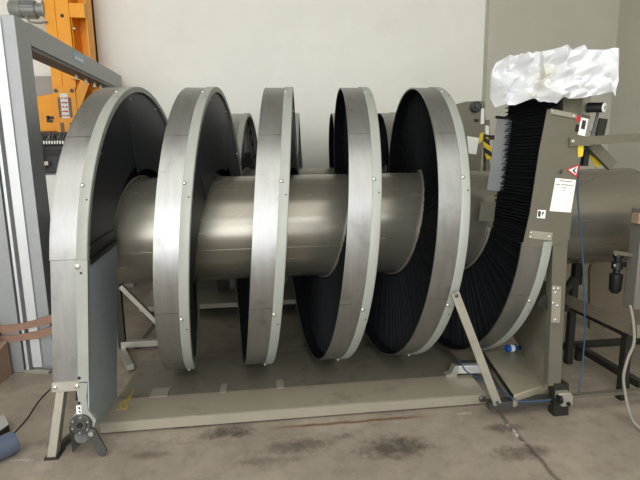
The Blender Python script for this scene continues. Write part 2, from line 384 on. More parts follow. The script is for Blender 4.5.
# slat chain and cover of the straight infeed
vstrip(MB(), .098, .112, .3, ZC, YF+.03, YF+.49).build('slat_chain', 'slat', conv, conv)
sp = MB(); q = [(YF+.0,.13), (2.72,.072), (2.96,.072), (2.96,1.06), (YF+.0,1.035)]
sp.prism([(xs(z,.168), y, z) for y, z in q], (.007,0,0))
side = sp.build('side_panel', 'panel', conv, conv)
MB().bar((xs(1.04,.175), YF+.03, 1.038), (xs(1.06,.175), 2.965, 1.066), .014, .022).build('panel_edge_trim', 'blackm', side, conv)
MB().prism([(xs(1.03,.162), YF+.03, 1.03), (xs(1.05,.162), 2.955, 1.05), (xs(1.14,.162), 2.95, 1.14), (xs(1.12,.162), YF+.03, 1.12)], (.003,0,0)).build('cover_sheet', 'black', conv, conv)
# drive bearing, lever and foot at the bottom of the infeed
c = at(81.3, 423.5, Y=YF-.008)
bear = MB().lathe(c, (0,-1,0), [(0,.054), (.012,.054), (.016,.050), (.016,.034), (.022,.030), (.022,.016), (.012,.0155), (.012,.006)], 32).build('bearing_flange', 'cast', conv, conv)
MB().cyl(c-Vector((0,.0225,0)), c-Vector((0,.008,0)), .0135, 20).build('shaft_bore', 'blackm', bear, conv)
for k in range(6):
    t = k*pi/3+.4; MB().cyl(c+Vector((math.cos(t)*.042,-.016,math.sin(t)*.042)), c+Vector((math.cos(t)*.042,-.021,math.sin(t)*.042)), .006, 8).build('bolt', 'bolt', bear, conv)
a, b = at(91.5, 433, Y=YF-.03), at(102, 452, Y=YF-.03)
d = (b-a).normalized(); n = Vector((0,1,0)).cross(d).normalized(); w = .024
lv = MB(); out = [a+n*w]+[b+n*w*math.cos(t)+d*w*math.sin(t) for t in [i*pi/8 for i in range(9)]]+[a-n*w*math.cos(t)-d*w*math.sin(t) for t in [i*pi/8 for i in range(9)]]
lv.prism(out, (0,.012,0)); lev = lv.build('tension_lever', 'cast', conv, conv)
MB().cyl(a-Vector((0,.012,0)), a+Vector((0,.03,0)), .013, 14).build('pivot_bolt', 'bolt', lev, conv)
ft = MB().prism([at(x, y, Y=YF+.02) for x, y in ((69,427), (85,430), (82,443), (72.5,453))], (0,.01,0)); ft.build('foot_bracket', 'dark', conv, conv)
g2 = MB().cyl(at(82,436,Y=YF+.012), at(82,436,Y=YF+.05), .036, 18); g2.build('sprocket', 'cast', conv, conv)
# front left leg: plate leg and its rear strut
a, b = Vector((-1.075, YF+.012, .38)), Vector((-1.148, YF+.0, .0))
lg = MB().quadbox([b+Vector((-.027,-.008,0)), b+Vector((.020,-.008,0)), b+Vector((.020,.05,0)), b+Vector((-.027,.05,0)), a+Vector((-.016,-.008,0)), a+Vector((.024,-.008,0)), a+Vector((.024,.05,0)), a+Vector((-.016,.05,0))])
leg = lg.build('leg', 'bar', conv, conv, bevel=.003)
MB().bar((-1.148, YF+.045, .016), (-1.0, 2.66, .10), .03, .03).build('leg_strut', 'dark', leg, conv)
MB().box(-1.182, -1.112, YF-.018, YF+.075, 0, .012).build('foot_pad', 'dark', leg, conv)

# ---- base platform under the turns
bp = MB(); z1 = .072; YS = 2.93
bp.quadbox([(-.965,2.66,.012), (1.345,2.655,.012), (1.37,YS,.012), (-.95,YS,.012), (-.965,2.66,z1), (1.345,2.655,z1), (1.37,YS,z1), (-.95,YS,z1)])
base = bp.build('base_platform', 'base', conv, conv, bevel=.004)
MB().quadbox([(-.95,YS,.012), (1.37,YS,.012), (1.40,3.52,.012), (-.93,3.52,.012), (-.95,YS,.066), (1.37,YS,.066), (1.40,3.52,.066), (-.93,3.52,.066)]).build('rear_plate', 'rearplate', conv, conv)  # darker grey plate behind the front one, slightly lower
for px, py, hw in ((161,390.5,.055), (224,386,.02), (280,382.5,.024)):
    p = at(px, py, Z=.07); MB().box(p.x-hw, p.x+hw, YS-.01, YS+.105, .066, .0745).build('pale_tab', 'edge', base, conv)  # three paler patches across the line between the two plates
MB().bar((-.96,2.652,.043), (1.335,2.647,.043), .008, .06, (0,0,1)).build('front_edge', 'edge', base, conv)
MB().lathe((1.315,2.642,.046), (0,-1,0), [(0,.022), (.006,.022), (.01,.016), (.014,.010)], 16).build('bolt', 'cast', base, conv)
yy = MB()
def stroke(mb, pts, w, z):
    P = [Vector((p[0], p[1], z)) for p in pts]
    for i in range(len(P)-1):
        d = (P[i+1]-P[i]).normalized(); n = Vector((-d.y, d.x, 0))*w/2; e = d*w*.3
        mb.quadbox([P[i]-n-e, P[i+1]-n+e, P[i+1]+n+e, P[i]+n-e]+[q+Vector((0,0,.0012)) for q in (P[i]-n-e, P[i+1]-n+e, P[i+1]+n+e, P[i]+n-e)])
def S(x0, y0):
    q = [(x0+2.6,y0-8.0), (x0+.6,y0-7.5), (x0-.3,y0-5.4), (x0+.9,y0-3.7), (x0+.4,y0-1.2), (x0-2.9,y0-.4)]
    return [at(x, y, Z=z1) for x, y in q]
for x0, y0 in ((120.0,410.3), (126.2,409.4)): stroke(yy, S(x0, y0), .010, z1)
yy.build('painted_letters', 'yellowpaint', base, conv)
ys = MB()
for q in (((124.5,402.5),(127,398.5),(129.5,396),(128,400),(131,396)), ((126,404),(129,401),(132,396),(134,391.5)), ((129.5,398),(132,393),(134,389)), ((124,400.5),(126.5,401.2))):
    stroke(ys, [at(x, y, Z=z1) for x, y in q], .0028, z1)
ys.build('marker_scribble', 'yellowpaint', base, conv)

# rear support frame of the foreground machine (seen below the drum at the left)
Yr = 3.9
MB().bar((-1.18,Yr,.06), (-.66,Yr,.06), .05, .05).build('rear_beam', 'bar', conv, conv)
MB().bar(at(121,286,Y=Yr), at(176,341,Y=Yr), .035, .042, (0,1,0)).build('diagonal_brace', 'bar', conv, conv)
MB().bar(at(119,370,Y=Yr+.05), at(166,310,Y=Yr+.05), .03, .03, (0,1,0)).build('diagonal_brace', 'dark', conv, conv)
MB().box(-1.20, -1.15, Yr-.02, Yr+.03, 0, .62).build('rear_post', 'dark', conv, conv)
MB().bar((-1.175,Yr-.03,.02), (-1.0,3.45,.05), .05, .04).build('floor_rail', 'bar', conv, conv)
for xx in (-1.175,):
    MB().bar((xx,Yr,.6), (xx,YC+.02,ZC-.3), .045, .045).build('drum_bracket', 'dark', conv, conv)

# ---- outfeed: the last turn leaves straight up
ZT = 1.875
XE = XA + PITCHX*5
def xe(z, dx): return XE + SL*(z-ZC) + dx
def estrip(mb, d0, d1, z0, z1, y0, y1):
    return mb.quadbox([(xe(z0,d0),y0,z0), (xe(z0,d1),y0,z0), (xe(z0,d1),y1,z0), (xe(z0,d0),y1,z0), (xe(z1,d0),y0,z1), (xe(z1,d1),y0,z1), (xe(z1,d1),y1,z1), (xe(z1,d0),y1,z1)])
pl = MB(); q = [(547.5,109), (587.5,118.5), (575.5,180), (568.5,240), (552.5,246), (551,247), (522.5,247), (530,213), (539.5,150)]
pl.prism([at(x, y, Y=YF-.003) for x, y in q], (0,.006,0))
# folded right flank
a = [at(x, y, Y=YF-.003) for x, y in ((587.5,118.5), (575.5,180), (568.5,240))]
pl.prism([a[0], a[1], a[2], a[2]+Vector((.004,0,0)), a[1]+Vector((.004,0,0)), a[0]+Vector((.004,0,0))], (0,.13,0))
ep = pl.build('outfeed_plate', 'plate', conv, conv)
def decal(px, name, m, parent, y, th=.0015, root=conv):
    return MB().prism([at(a, b, Y=y) for a, b in px], (0,-th,0)).build(name, m, parent, root)
yd = YF-.0032
paper = decal(((555.5,178), (576,180), (570.8,212.5), (549.5,211)), 'instruction_sheet', 'white', ep, yd)
tk = MB()
for q in (((559.5,180.3),(571.5,181.3),(571.4,182),(559.4,181)), ((556,183.9),(560,184.2),(559.9,184.8),(555.9,184.5)), ((561.5,184.3),(573,185.2),(572.9,185.8),(561.4,184.9)), ((562,187.5),(566,187.8),(565.9,188.4),(561.9,188.1)), ((563,190.3),(565,190.5),(564.9,191),(562.9,190.8))):
    tk.prism([at(x, y, Y=yd-.0016) for x, y in q], (0,-.0006,0))
tk.build('sheet_print', 'ink', paper, conv)
tri = decal(((566,169.5), (579.5,164), (576.5,178)), 'warning_sign', 'red', ep, yd)
cx = sum(at(x, y, Y=yd).x for x, y in ((566,169.5), (579.5,164), (576.5,178)))/3
decal(((568.6,169.8), (577.8,166.2), (575.8,175.2)), 'sign_face', 'white', tri, yd-.0016, .0006)
hd = MB()
for q in (((572.3,170.6),(573.4,169.4),(575.8,172.2),(575.2,174)), ((573.2,169.6),(576.2,167.6),(576.6,168.2),(574.2,170.6))):
    hd.prism([at(x, y, Y=yd-.0023) for x, y in q], (0,-.0006,0))
hd.build('sign_symbol', 'ink', tri, conv)
nl = decal(((537.8,209.8), (545.8,210.2), (544.8,218.6), (536.8,217.8)), 'number_label', 'white', ep, yd)
nk = MB()
for q in (((538.3,211),(541,211.2),(540.2,216.9),(537.8,216.6)), ((542,212),(544.2,212.2),(543.8,214),(542.6,213.9),(542.4,216),(541.6,215.9)),):
    nk.prism([at(x, y, Y=yd-.0016) for x, y in q], (0,-.0006,0))
nk.build('label_print', 'ink', nl, conv)
rp = decal(((530,230.3), (552.3,232.8), (551,240.5), (528.5,238)), 'joint_plate', 'bar', ep, yd, .005)
for px, py in ((531.5,232.6), (530.8,237), (549.5,236.6)):
    p = at(px, py, Y=yd-.005); MB().lathe(p, (0,-1,0), [(0,.006), (.003,.006), (.005,.003)], 10).build('bolt', 'bolt', ep, conv)
p = at(560.3,171.3,Y=yd); MB().lathe(p, (0,-1,0), [(0,.012), (.004,.012), (.006,.007), (.012,.006)], 14).build('bolt', 'cast', ep, conv)
decal(((574.2,115.6), (580,115), (580.6,120.6), (575,121.4)), 'red_sticker', 'red', ep, yd, .002)
gl = decal(((581,117.5), (588.2,119), (584.6,136.2), (577.6,134.6)), 'rating_label', 'white', ep, yd, .002)
decal(((582.5,120), (586.3,120.8), (584.5,129.5), (580.8,128.7)), 'label_print', 'ink', gl, yd-.0022, .0006)
decal(((576,124.4), (579,125), (578,131.8), (575,131.2)), 'black_tag', 'blackm', ep, yd, .004)
decal(((577.5,144), (583.6,143.6), (582.6,156), (578,157.5)), 'yellow_tag', 'yellow', ep, yd, .003)
tb = MB().prism([at(x, y, Y=YF-.012) for x, y in ((551,108.5), (577,114), (576.5,118.5), (550.5,113.5))], (0,.008,0)); tb.build('top_strap', 'bar', ep, conv)
for px, py in ((552.8,111), (574.5,116)):
    p = at(px, py, Y=YF-.012); MB().lathe(p, (0,-1,0), [(0,.007), (.003,.007), (.005,.004)], 10).build('bolt', 'bolt', ep, conv)
# head frame above, dial gauge, cross bar
MB().prism([at(x, y, Y=YF+.02) for x, y in ((563,94), (591,94), (590,119), (563,116))], (0,.10,0)).build('head_box', 'plate', conv, conv)
MB().prism([at(x, y, Y=YF+.01) for x, y in ((583.5,96), (591,97), (590,116), (583,114))], (0,.012,0)).build('head_bracket', 'bar', conv, conv)
a, b = at(588,107.5,Y=YF+.0), at(603.5,107.5,Y=YF-.06)
kn = MB().cyl(a, b, .026, 22).build('gauge_body', 'blackm', conv, conv)
MB().cyl(b, b+(b-a).normalized()*.006, .025, 22).build('gauge_dial', 'white', kn, conv)
MB().cyl(b+(b-a).normalized()*.0062, b+(b-a).normalized()*.008, .008, 12).build('dial_hub', 'cast', kn, conv)
MB().cyl(at(598,112,Y=YF), at(590,143,Y=YF), .007, 10).build('adjuster_rod', 'cast', conv, conv)
MB().prism([at(x, y, Y=YF-.02) for x, y in ((600,118), (608,119), (603.5,140), (595.5,139))], (0,.012,0)).build('hanging_plate', 'dark', conv, conv)
MB().prism([at(x, y, Y=YF+.02) for x, y in ((592,124), (597,125), (596,134), (591,131))], (0,.02,0)).build('white_spacer', 'white', conv, conv)
MB().bar(at(569,142,Y=YF-.012), at(668,135.5,Y=YF-.012), .018, .046, (0,0,1)).build('cross_bar', 'plate', conv, conv)
p = at(573,141.5,Y=YF-.022); MB().lathe(p, (0,-1,0), [(0,.010), (.004,.010), (.006,.005)], 12).build('bolt', 'bolt', conv, conv)
MB().bar(at(592,145,Y=YF+.10), at(612,166,Y=YF+.10), .06, .03, (0,1,0)).build('head_brace', 'plate', conv, conv)
MB().bar(at(588.5,146,Y=YF+.16), at(599,166,Y=YF+.16), .045, .004, (0,1,0)).build('hazard_tape', 'hazard', conv, conv)
MB().bar(at(586.5,146,Y=YF+.13), at(584,166,Y=YF+.13), .03, .03, (0,1,0)).build('head_post', 'dark', conv, conv)
# brush run of the outfeed: horizontal slats one above another
br = MB(); estrip(br, .098, .112, ZC, ZT, YF+.012, YC-RC-.04)
z = ZC; rnd = random.Random(3)
while z < ZT:
    h = .012+rnd.random()*.024; dz = rnd.uniform(-.006,.006)
    x0, x1 = xe(z,.1), xe(z,.1)-h
    br.quadbox([(x0,YF+.014,z), (x1,YF+.014,z), (x1+.006,YC-RC-.05,z+dz), (x0,YC-RC-.05,z+dz), (x0,YF+.014,z+.008), (x1,YF+.014,z+.006), (x1+.006,YC-RC-.05,z+dz+.006), (x0,YC-RC-.05,z+dz+.008)])
    z += .019
br.build('slat_chain', 'slat', conv, conv, smooth=20)
ga = at(497.5,118,Y=2.93); gb = at(512,119,Y=2.93); gc = at(506,192,Y=2.93); gd = at(487,190,Y=2.93)
ig = MB().prism([ga, gb, gc, gd], (0,.006,0)).build('inner_guard', 'clear', conv, conv)
MB().bar(ga+Vector((-.01,0,.005)), gb+Vector((.03,0,.0)), .02, .016).build('guard_top_rail', 'dark', ig, conv)
ij = MB()
for k in range(34):
    t = (k+.5)/34; p = gb.lerp(gc, t); ij.box(p.x-.022-.012*(k*7 % 3), p.x+.012, p.y-.012, p.y-.004, p.z-.0028, p.z+.002)
ij.build('bristle_tuft', 'slat', ig, conv)
MB().prism([at(x, y, Y=2.9) for x, y in ((481,202), (495.5,203), (493,221.5), (479,221))], (0,.008,0)).build('joint_plate', 'plate', conv, conv)
# post, splice plate, foot
po = MB().prism([at(x, y, Y=YF+.004) for x, y in ((553,246), (567.8,240), (560.5,386), (548,386))], (0,.05,0))
post = po.build('outfeed_post', 'plate', conv, conv)
spl = decal(((551.5,285), (560.5,286), (559,322.5), (550.5,322)), 'splice_plate', 'bar', post, YF+.003, .008)
for px, py in ((554,288.5), (558.5,288.5), (555.5,292.5), (557.5,305.5), (553,303), (555.5,319.8)):
    p = at(px, py, Y=YF-.005); MB().lathe(p, (0,-1,0), [(0,.007), (.004,.007), (.006,.004)], 10).build('bolt', 'bolt', post, conv)
MB().bar(at(540,300,Y=YF+.04), at(553,306,Y=YF+.04), .07, .012, (0,1,0)).build('post_tie', 'dark', conv, conv)
MB().prism([at(x, y, Y=YF-.004) for x, y in ((554.5,384), (569,384), (568.5,417.5), (554,418))], (0,.06,0)).build('foot_plate', 'dark', conv, conv)
c0, c1 = at(558.2,400.5,Y=YF-.02), at(562,400.5,Y=YF-.02)
sb = MB().prism([at(x, y, Y=YF-.05) for x, y in ((559.5,394), (571.5,393), (573.5,397), (572.8,406), (562,407), (558.8,401))], (0,.045,0)).build('limit_switch', 'bar', conv, conv, bevel=.004)
p = at(568,403.5,Y=YF-.051); MB().cyl(p, p-Vector((0,.012,0)), .012, 14).build('switch_knob', 'blackm', sb, conv)
p = at(559,399.5,Y=YF-.05); MB().cyl(p-Vector((.006,0,0)), p+Vector((.012,0,0)), .026, 16).build('cable_gland', 'blackm', sb, conv)
# grey side panel behind the post, sloping cover over the chain return
MB().prism([(1.655,YF+.06,.141), (1.92,3.40,.141), (1.92,3.40,.72), (1.64,YF+.06,.80)], (.008,0,0)).build('side_panel', 'base', conv, conv)
cvp = [at(x, y, Z=.14) for x, y in ((514,395.5), (548,384), (541,345), (484,352))]
cvr = MB().prism([(p.x,p.y,.06) for p in cvp], (0,0,.08)).build('chain_cover', 'base', conv, conv, bevel=.008)
MB().bar(cvp[0]+Vector((-.006,0,-.01)), cvp[3]+Vector((-.006,0,-.01)), .010, .02).build('edge_rubber', 'blackm', cvr, conv)
MB().bar((1.29,YF+.06,.075), (1.72,YF+.06,.075), .05, .045).build('cross_member', 'cast', conv, conv)
a, b = at(455,293,Y=YF-.012), at(497.5,404,Y=YF-.012)
st = MB().bar(a, b, .046, .012, (0,1,0)).build('brace_strut', 'bar', conv, conv)
for p in (a+(b-a)*.02, a+(b-a)*.98):
    MB().lathe(p+Vector((0,-.006,0)), (0,-1,0), [(0,.011), (.005,.011), (.008,.006)], 12).build('bolt', 'cast', st, conv)
MB().bar((1.72,YF+.03,.105), (2.6,YF+.03,.105), .035, .018).build('floor_link_bar', 'plate', conv, conv)

# ------------------------------------------------------------------ the second machine behind
Y2, Z2 = 5.32, 1.063
H2 = Helix(at(233.5,112,Y=Y2).x-.131-2*.522, Y2, Z2, .522)
conv2 = thing('spiral_conveyor', 'second spiral conveyor partly hidden behind the foreground machine, by the back wall', 'spiral conveyor', (.3, Y2, 0), 'spiral conveyors')
for j in range(0, 7):
    a, b = (0, 180) if j == 0 else (360*j-180, 360*j+180) if j < 6 else (360*j-180, 360*j)
    track_turn(H2, conv2, a, b, covers=False)
MB().lathe((-1.3, Y2, Z2), (1,0,0), [(0,.3), (0,RC), (2,RC), (4.2,RC), (4.2,.3)], 80).build('central_drum', 'column', conv2, conv2)
MB().box(-1.2, 2.3, Y2-.75, Y2+.6, .115, .16).build('base_platform', 'edge', conv2, conv2)
for xx in (-1.15, .3, 2.2):
    for y in (Y2-.6, Y2+.5): MB().box(xx, xx+.06, y, y+.06, 0, .115).build('foot', 'dark', conv2, conv2)
for xx in (-1.15, 2.62):
    MB().box(xx, xx+.07, Y2-.04, Y2+.04, 0, Z2-RC+.02).build('drum_stand', 'dark', conv2, conv2)
YB = Y2-R-.02
op = MB().prism([at(x, y, Y=YB) for x, y in ((455,104.5), (466,101.5), (484.5,101), (485.5,120), (480,170), (470,196), (456,196))], (0,.012,0)).build('outfeed_plate', 'plate', conv2, conv2)
p = at(475,107,Y=YB); kb = MB().lathe(p, (0,-1,0), [(0,.05), (.03,.05), (.036,.042), (.03,.036), (.03,.02), (.05,.018)], 24).build('hand_knob', 'cast', op, conv2)
def decal2(px, name, m, th=.004, dy=0): return MB().prism([at(a, b, Y=YB-.0005-dy) for a, b in px], (0,-th,0)).build(name, m, op, conv2)
decal2(((481,108.5), (484.2,108.5), (483.8,124), (480.5,124)), 'rating_label', 'white')
decal2(((467,136), (479,138), (476,154.5), (468.5,153.5)), 'instruction_sheet', 'white')
decal2(((474,119), (478.5,119), (478.5,122), (474,122)), 'black_tag', 'blackm')
decal2(((479.5,134), (483.5,132), (482,141), (478.5,144)), 'yellow_tag', 'yellow', .006)
MB().prism([at(x, y, Y=YB+.03) for x, y in ((485.5,125), (489,126), (489,135), (485.5,134))], (0,.03,0)).build('white_spacer', 'white', conv2, conv2)
MB().bar(at(485,138,Y=YB+.05), at(489.5,159,Y=YB+.05), .065, .01, (0,1,0)).build('hazard_tape', 'hazard', conv2, conv2)
MB().bar(at(478,138,Y=YB+.02), at(478,172,Y=YB+.02), .06, .03, (0,1,0)).build('head_post', 'base', conv2, conv2)
MB().bar(at(488,137.5,Y=YB+.06), at(494,137.5,Y=YB+.06), .04, .04).build('rod_end', 'blackm', conv2, conv2)
MB().bar(at(486.5,120,Y=YB+.09), at(486.5,200,Y=YB+.09), .04, .05, (0,1,0)).build('head_post', 'plate', conv2, conv2)

# ------------------------------------------------------------------ white plastic sheet over the outfeed
def sheet():
    topo = [(490,86), (492,72), (499,60), (510,54.5), (530,52), (547,49), (566,46.5), (574,48.5), (590,48), (605,48), (619,48)]
    boto = [(490,98), (495,107), (506,105), (517.5,102.5), (536,97.5), (548,101), (556,104), (562.5,97.5), (574,97.5), (600,94.5), (611.5,92.5), (614.5,97), (619,80)]
    def interp(L, x):
        for (a, b), (c, d) in zip(L, L[1:]):
            if a <= x <= c: return b+(d-b)*(x-a)/(c-a)
        return L[-1][1]
    rnd = random.Random(11)
    def facets(cell, skew):                   # folds: random heights on a skewed grid, flat between them
        H = {}
        def f(u, v):
            a = (u*math.cos(skew)+v*math.sin(skew))/cell; b = (v*math.cos(skew)-u*math.sin(skew))/cell*1.25 + .35*a
            i, j = math.floor(a), math.floor(b); s, t = a-i, b-j
            g = lambda p, q: H.setdefault((p, q), rnd.uniform(-1, 1))
            if s+t < 1: return g(i,j)+s*(g(i+1,j)-g(i,j))+t*(g(i,j+1)-g(i,j))
            return g(i+1,j+1)+(1-s)*(g(i,j+1)-g(i+1,j+1))+(1-t)*(g(i+1,j)-g(i+1,j+1))
        return f
    f1, f2, f3 = facets(.19, .6), facets(.105, -.45), facets(.05, 1.1)
    nx, nf, nt_, nb = 150, 50, 36, 16
    m = nf+nt_+nb+1; V = []; Fc = []
    for i in range(nx+1):
        x = 490.2 + 128.6*i/nx
        k = min(1, max(0, (x-490)/75)); Yq = 2.69 - .34*k**.8
        pt, pb = at(x, interp(topo, x), Y=Yq), at(x, interp(boto, x), Y=Yq)
        e = min(1, 9*min(i/nx, 1-i/nx))
        dv = Vector((.23*(1-i/nx)-.01, .40, 0))*(.45+.55*e)
        prof = [(j/nf, 0.) for j in range(nf+1)]+[(1., j/nt_) for j in range(1, nt_+1)]+[(1-j/nb*.8, 1.) for j in range(1, nb+1)]
        for (q, t) in prof:
            p = pb.lerp(pt, q)+dv*t
            u = pt.x*1.2 - Yq*.6; v = pb.z+(pt.z-pb.z)*q+.45*t
            d = .085*f1(u,v)+.115*f2(u,v)+.034*f3(u,v)-.03; d = max(d, (-.05 if x > 545 else -.09)-.03*f3(u,v))
            bul = .045*math.sin(pi*min(1,q))
            if t < 1e-6: p.y -= d*(.3+.7*min(1, 4*min(q,1-q)+.15))*(.05+.95*e)+bul*e; p.z += d*.12*e
            else: p.z += (d*.35-.015*math.sin(pi*t))*e*min(1, 5*t); p.y -= d*.3*(1-t)
            V.append(p)
    for i in range(nx):
        for j in range(m-1): Fc.append((i*m+j, (i+1)*m+j, (i+1)*m+j+1, i*m+j+1))
    mb = MB(); mb.v = V; mb.f = Fc
    for k in (0, nx): mb.f.append(tuple(k*m+j for j in range(m)))
    return mb.build('plastic_sheet', 'sheet', smooth=12)
sh = sheet()
tag(sh, 'crumpled white plastic sheet draped over the top of the outfeed', 'plastic sheet')

# ------------------------------------------------------------------ small things on and around the base
cyl = thing('pneumatic_cylinder', 'silver pneumatic cylinder lying on the base platform behind the brace strut', 'pneumatic cylinder', (1.34, 2.98, .072))
a, b = at(457,368.5,Z=.118), at(486,367.9,Z=.118)
a0_ = a.copy()
MB().bar(a, b, .05, .055).build('barrel', 'gatelight', cyl, cyl, bevel=.004)
MB().bar(a-(b-a)*.04, a+(b-a)*.02, .056, .062).build('end_cap', 'hinge', cyl, cyl, bevel=.003)
MB().bar(b-(b-a)*.02, b+(b-a)*.05, .056, .062).build('end_cap', 'dark', cyl, cyl, bevel=.003)
MB().prism([(a.x-.085,a.y-.03,.0725), (a.x-.012,a.y-.03,.0725), (a.x-.012,a.y-.03,.15), (a.x-.03,a.y-.03,.15), (a.x-.05,a.y-.03,.10), (a.x-.085,a.y-.03,.09)], (0,.05,0)).build('mounting_foot', 'hinge', cyl, cyl)
MB().cyl((a.x+.01,a.y,.143), (a.x+.01,a.y,.18), .012, 12).build('air_fitting', 'dark', cyl, cyl)
MB().bar(a+Vector((.02,.02,.036)), a+(b-a)*.7+Vector((0,.02,.036)), .02, .016).build('sensor_rail', 'dark', cyl, cyl)

bt = thing('bottle', 'small blue bottle with a white label lying near the outfeed post', 'bottle', at(514,352,Z=.145))
c = at(506,348.5,Z=.172); d = (at(521.5,347,Z=.168)-c).normalized()
MB().lathe(c, d, [(0,.012), (.002,.024), (.008,.027), (.075,.027), (.088,.018), (.092,.011), (.10,.011)], 24).build('body', 'bluebottle', bt, bt)
MB().lathe(c+d*.028, d, [(0,.0272), (.0005,.0278), (.03,.0278), (.0305,.0272)], 24).build('label', 'white', bt, bt)
MB().lathe(c+d*.1002, d, [(0,.013), (.016,.013), (.018,.006), (.026,.005)], 16).build('cap', 'blackm', bt, bt)

h1 = MB().tube([a0_+Vector((.01,0,.068)), at(466,371,Z=.15), at(480,379,Z=.14), at(498,389,Z=.13), at(512,398,Z=.122), at(522,401.5,Z=.110), at(540,401,Z=.110), at(551,399.5,Z=.115)], .0042).build('air_hose', 'hoseblue')
tag(h1, 'thin blue air hose running from the silver cylinder to the foot of the post', 'hose', 'blue air hoses')
h2 = MB().tube([at(586,146,Y=2.6), at(580,160,Y=2.5), at(577.5,190,Y=2.5), at(580,225,Y=2.5), at(583,262,Y=2.5), at(584.5,310,Y=2.5), at(584,346,Y=2.52), at(579,392,Y=2.5)], .0042).build('air_hose', 'hoseblue')
tag(h2, 'thin blue air hose hanging down to the right of the outfeed plate', 'hose', 'blue air hoses')

# ------------------------------------------------------------------ right side: frame, machine at the frame's edge
fr = thing('support_frame', 'dark tubular steel stand on the floor right of the outfeed post', 'stand', (2.25, 2.9, 0))
def tubebar(a, b, w, name, m='dark', h=None): return MB().bar(a, b, w, h or w).build(name, m, fr, fr)
tubebar((2.22,3.17,.44), (2.22,2.56,.44), .045, 'side_rail')
tubebar((2.33,3.17,.10), (2.33,2.56,.10), .045, 'side_rail')
MB().bar((2.22,3.13,.0), (2.22,3.13,.66), .045, .045).build('post', 'dark', fr, fr)
MB().bar((2.22,2.59,.0), (2.22,2.59,.42), .045, .045).build('post', 'dark', fr, fr)
MB().bar((2.22,3.13,.66), (2.06,3.13,.42), .04, .04).build('brace', 'dark', fr, fr)
tubebar((1.98,3.13,.43), (2.22,3.13,.43), .04, 'cross_tube')
tubebar((1.99,3.2,.11), (3.0,3.2,.11), .045, 'cross_tube')
MB().bar((2.33,2.70,.0), (2.33,2.70,.10), .04, .04).build('foot', 'dark', fr, fr)
MB().bar((2.33,3.17,.0), (2.33,3.17,.10), .04, .04).build('foot', 'dark', fr, fr)
gp = MB().prism([at(x, y, X=2.20) for x, y in ((563,292), (640,325), (640,338), (563,303))], (-.02,0,0)).build('side_plate', 'tan', fr, fr)
MB().bar((2.30,3.22,.58), (2.30,3.22,.735), .06, .05).build('drop_bracket', 'blackm', fr, fr)

tp = MB(); Yt = 3.75
o_ = [at(x, y, Y=Yt) for x, y in ((590,330), (590,270), (591.5,265), (596,262), (640,259), (660,259), (660,330))]
tp.prism([o_[0]*1, *o_[1:]], (0,.03,0)); tpo = tp.build('tan_panel', 'tan'); tpo.location.z = 0
tag(tpo, 'tan panel with a rounded corner standing behind the dark tubular stand', 'panel')
mc = thing('machine_cabinet', 'grey sheet metal machine cabinet cut off by the right edge of the photo', 'machine', (2.5, 2.7, 0))
bx = MB().box(2.205, 2.9, 2.54, 2.64, .60, 1.22).build('housing', 'cabdark', mc, mc, bevel=.01)
MB().box(2.18, 2.2045, 2.545, 2.60, 1.13, 1.19).build('tag', 'carton', bx, mc)
for z in (.64, 1.1): 
    p = Vector((2.235, 2.55, z)); MB().lathe(p, (0,-1,0), [(0,.010), (.004,.010), (.006,.005)], 12).build('bolt', 'bolt', bx, mc)
for x in (2.42, 2.82):
    for y in (2.565,): MB().box(x, x+.05, y, y+.05, 0, .60).build('leg', 'dark', mc, mc)
rg = MB().lathe((2.165,2.66,.68), (0,0,1), [(0,.02), (.02,.035), (.12,.038), (.13,.02), (.15,.02), (.155,.032), (.2,.032), (.205,.02), (.22,.02), (.225,.03), (.25,.03)], 20).build('air_regulator', 'blackm', mc, mc)
MB().bar((2.17,2.66,.86), (2.22,2.66,.86), .03, .03).build('mount', 'dark', rg, mc)
for z in (.86, .93): MB().lathe((2.135,2.645,z), (0,-1,0), [(0,.010), (.006,.010), (.008,.005)], 12).build('screw', 'bolt', rg, mc)
MB().bar((2.08,2.60,.955), (2.22,2.60,.93), .02, .022).build('arm', 'plate', mc, mc)
pts = [(630,305,2.53), (633,320,2.5), (634,342,2.45), (628,358,2.42), (623.5,376,2.40), (625,392,2.38), (628.5,410,2.34), (634,422,2.28), (645,433,2.22)]
cb = MB().tube([at(x, y, Y=Y) for x, y, Y in pts], .0085, 10).build('power_cable', 'cable')
tag(cb, 'thick grey cable hanging from the cabinet at the right edge to the floor', 'cable')

# ------------------------------------------------------------------ left: grey gate frame
gt = thing('gate_frame', 'tall grey metal gate frame with overhead beam at the left edge', 'gate frame', (-1.8, 4.9, 0))
XG = -1.59
def at_post(x0, x1, y0, y1, z0, z1, name, m, par=gt): return MB().box(x0, x1, y0, y1, z0, z1).build(name, m, par, gt, bevel=.004)
npst = at_post(-1.742, XG, 3.62, 3.83, .0, 2.505, 'near_post', 'gate')
at_post(-1.741, -1.672, 3.606, 3.62, .03, 2.49, 'cover_strip', 'gatelight', npst)
lf = at_post(-1.925, -1.800, 3.60, 3.80, .0, 2.50, 'guide_rail', 'gate')
at_post(-1.799, -1.745, 3.64, 3.76, .0, 2.48, 'groove', 'gatein', lf)
at_post(-1.786, -1.764, 3.60, 3.65, .0, 2.48, 'seal_strip', 'gatelight', lf)
at_post(-1.965, -1.928, 3.63, 3.8, .0, 2.4, 'edge_rubber', 'blackm', lf)
bm = at_post(-1.742, XG, 3.83, 6.15, 2.355, 2.515, 'overhead_beam', 'gate')
MB().box(-1.735, -1.60, 3.84, 6.1, 2.33, 2.355).build('beam_channel', 'gatein', bm, gt)
for yb_ in (4.9, 5.15, 5.4, 5.6):
    MB().cyl((-1.67, yb_, 2.285), (-1.67, yb_, 2.331), .013, 12).build('roller_bolt', 'bolt', bm, gt)
at_post(-1.735, -1.60, 5.95, 6.15, .0, 2.33, 'far_post', 'gate')
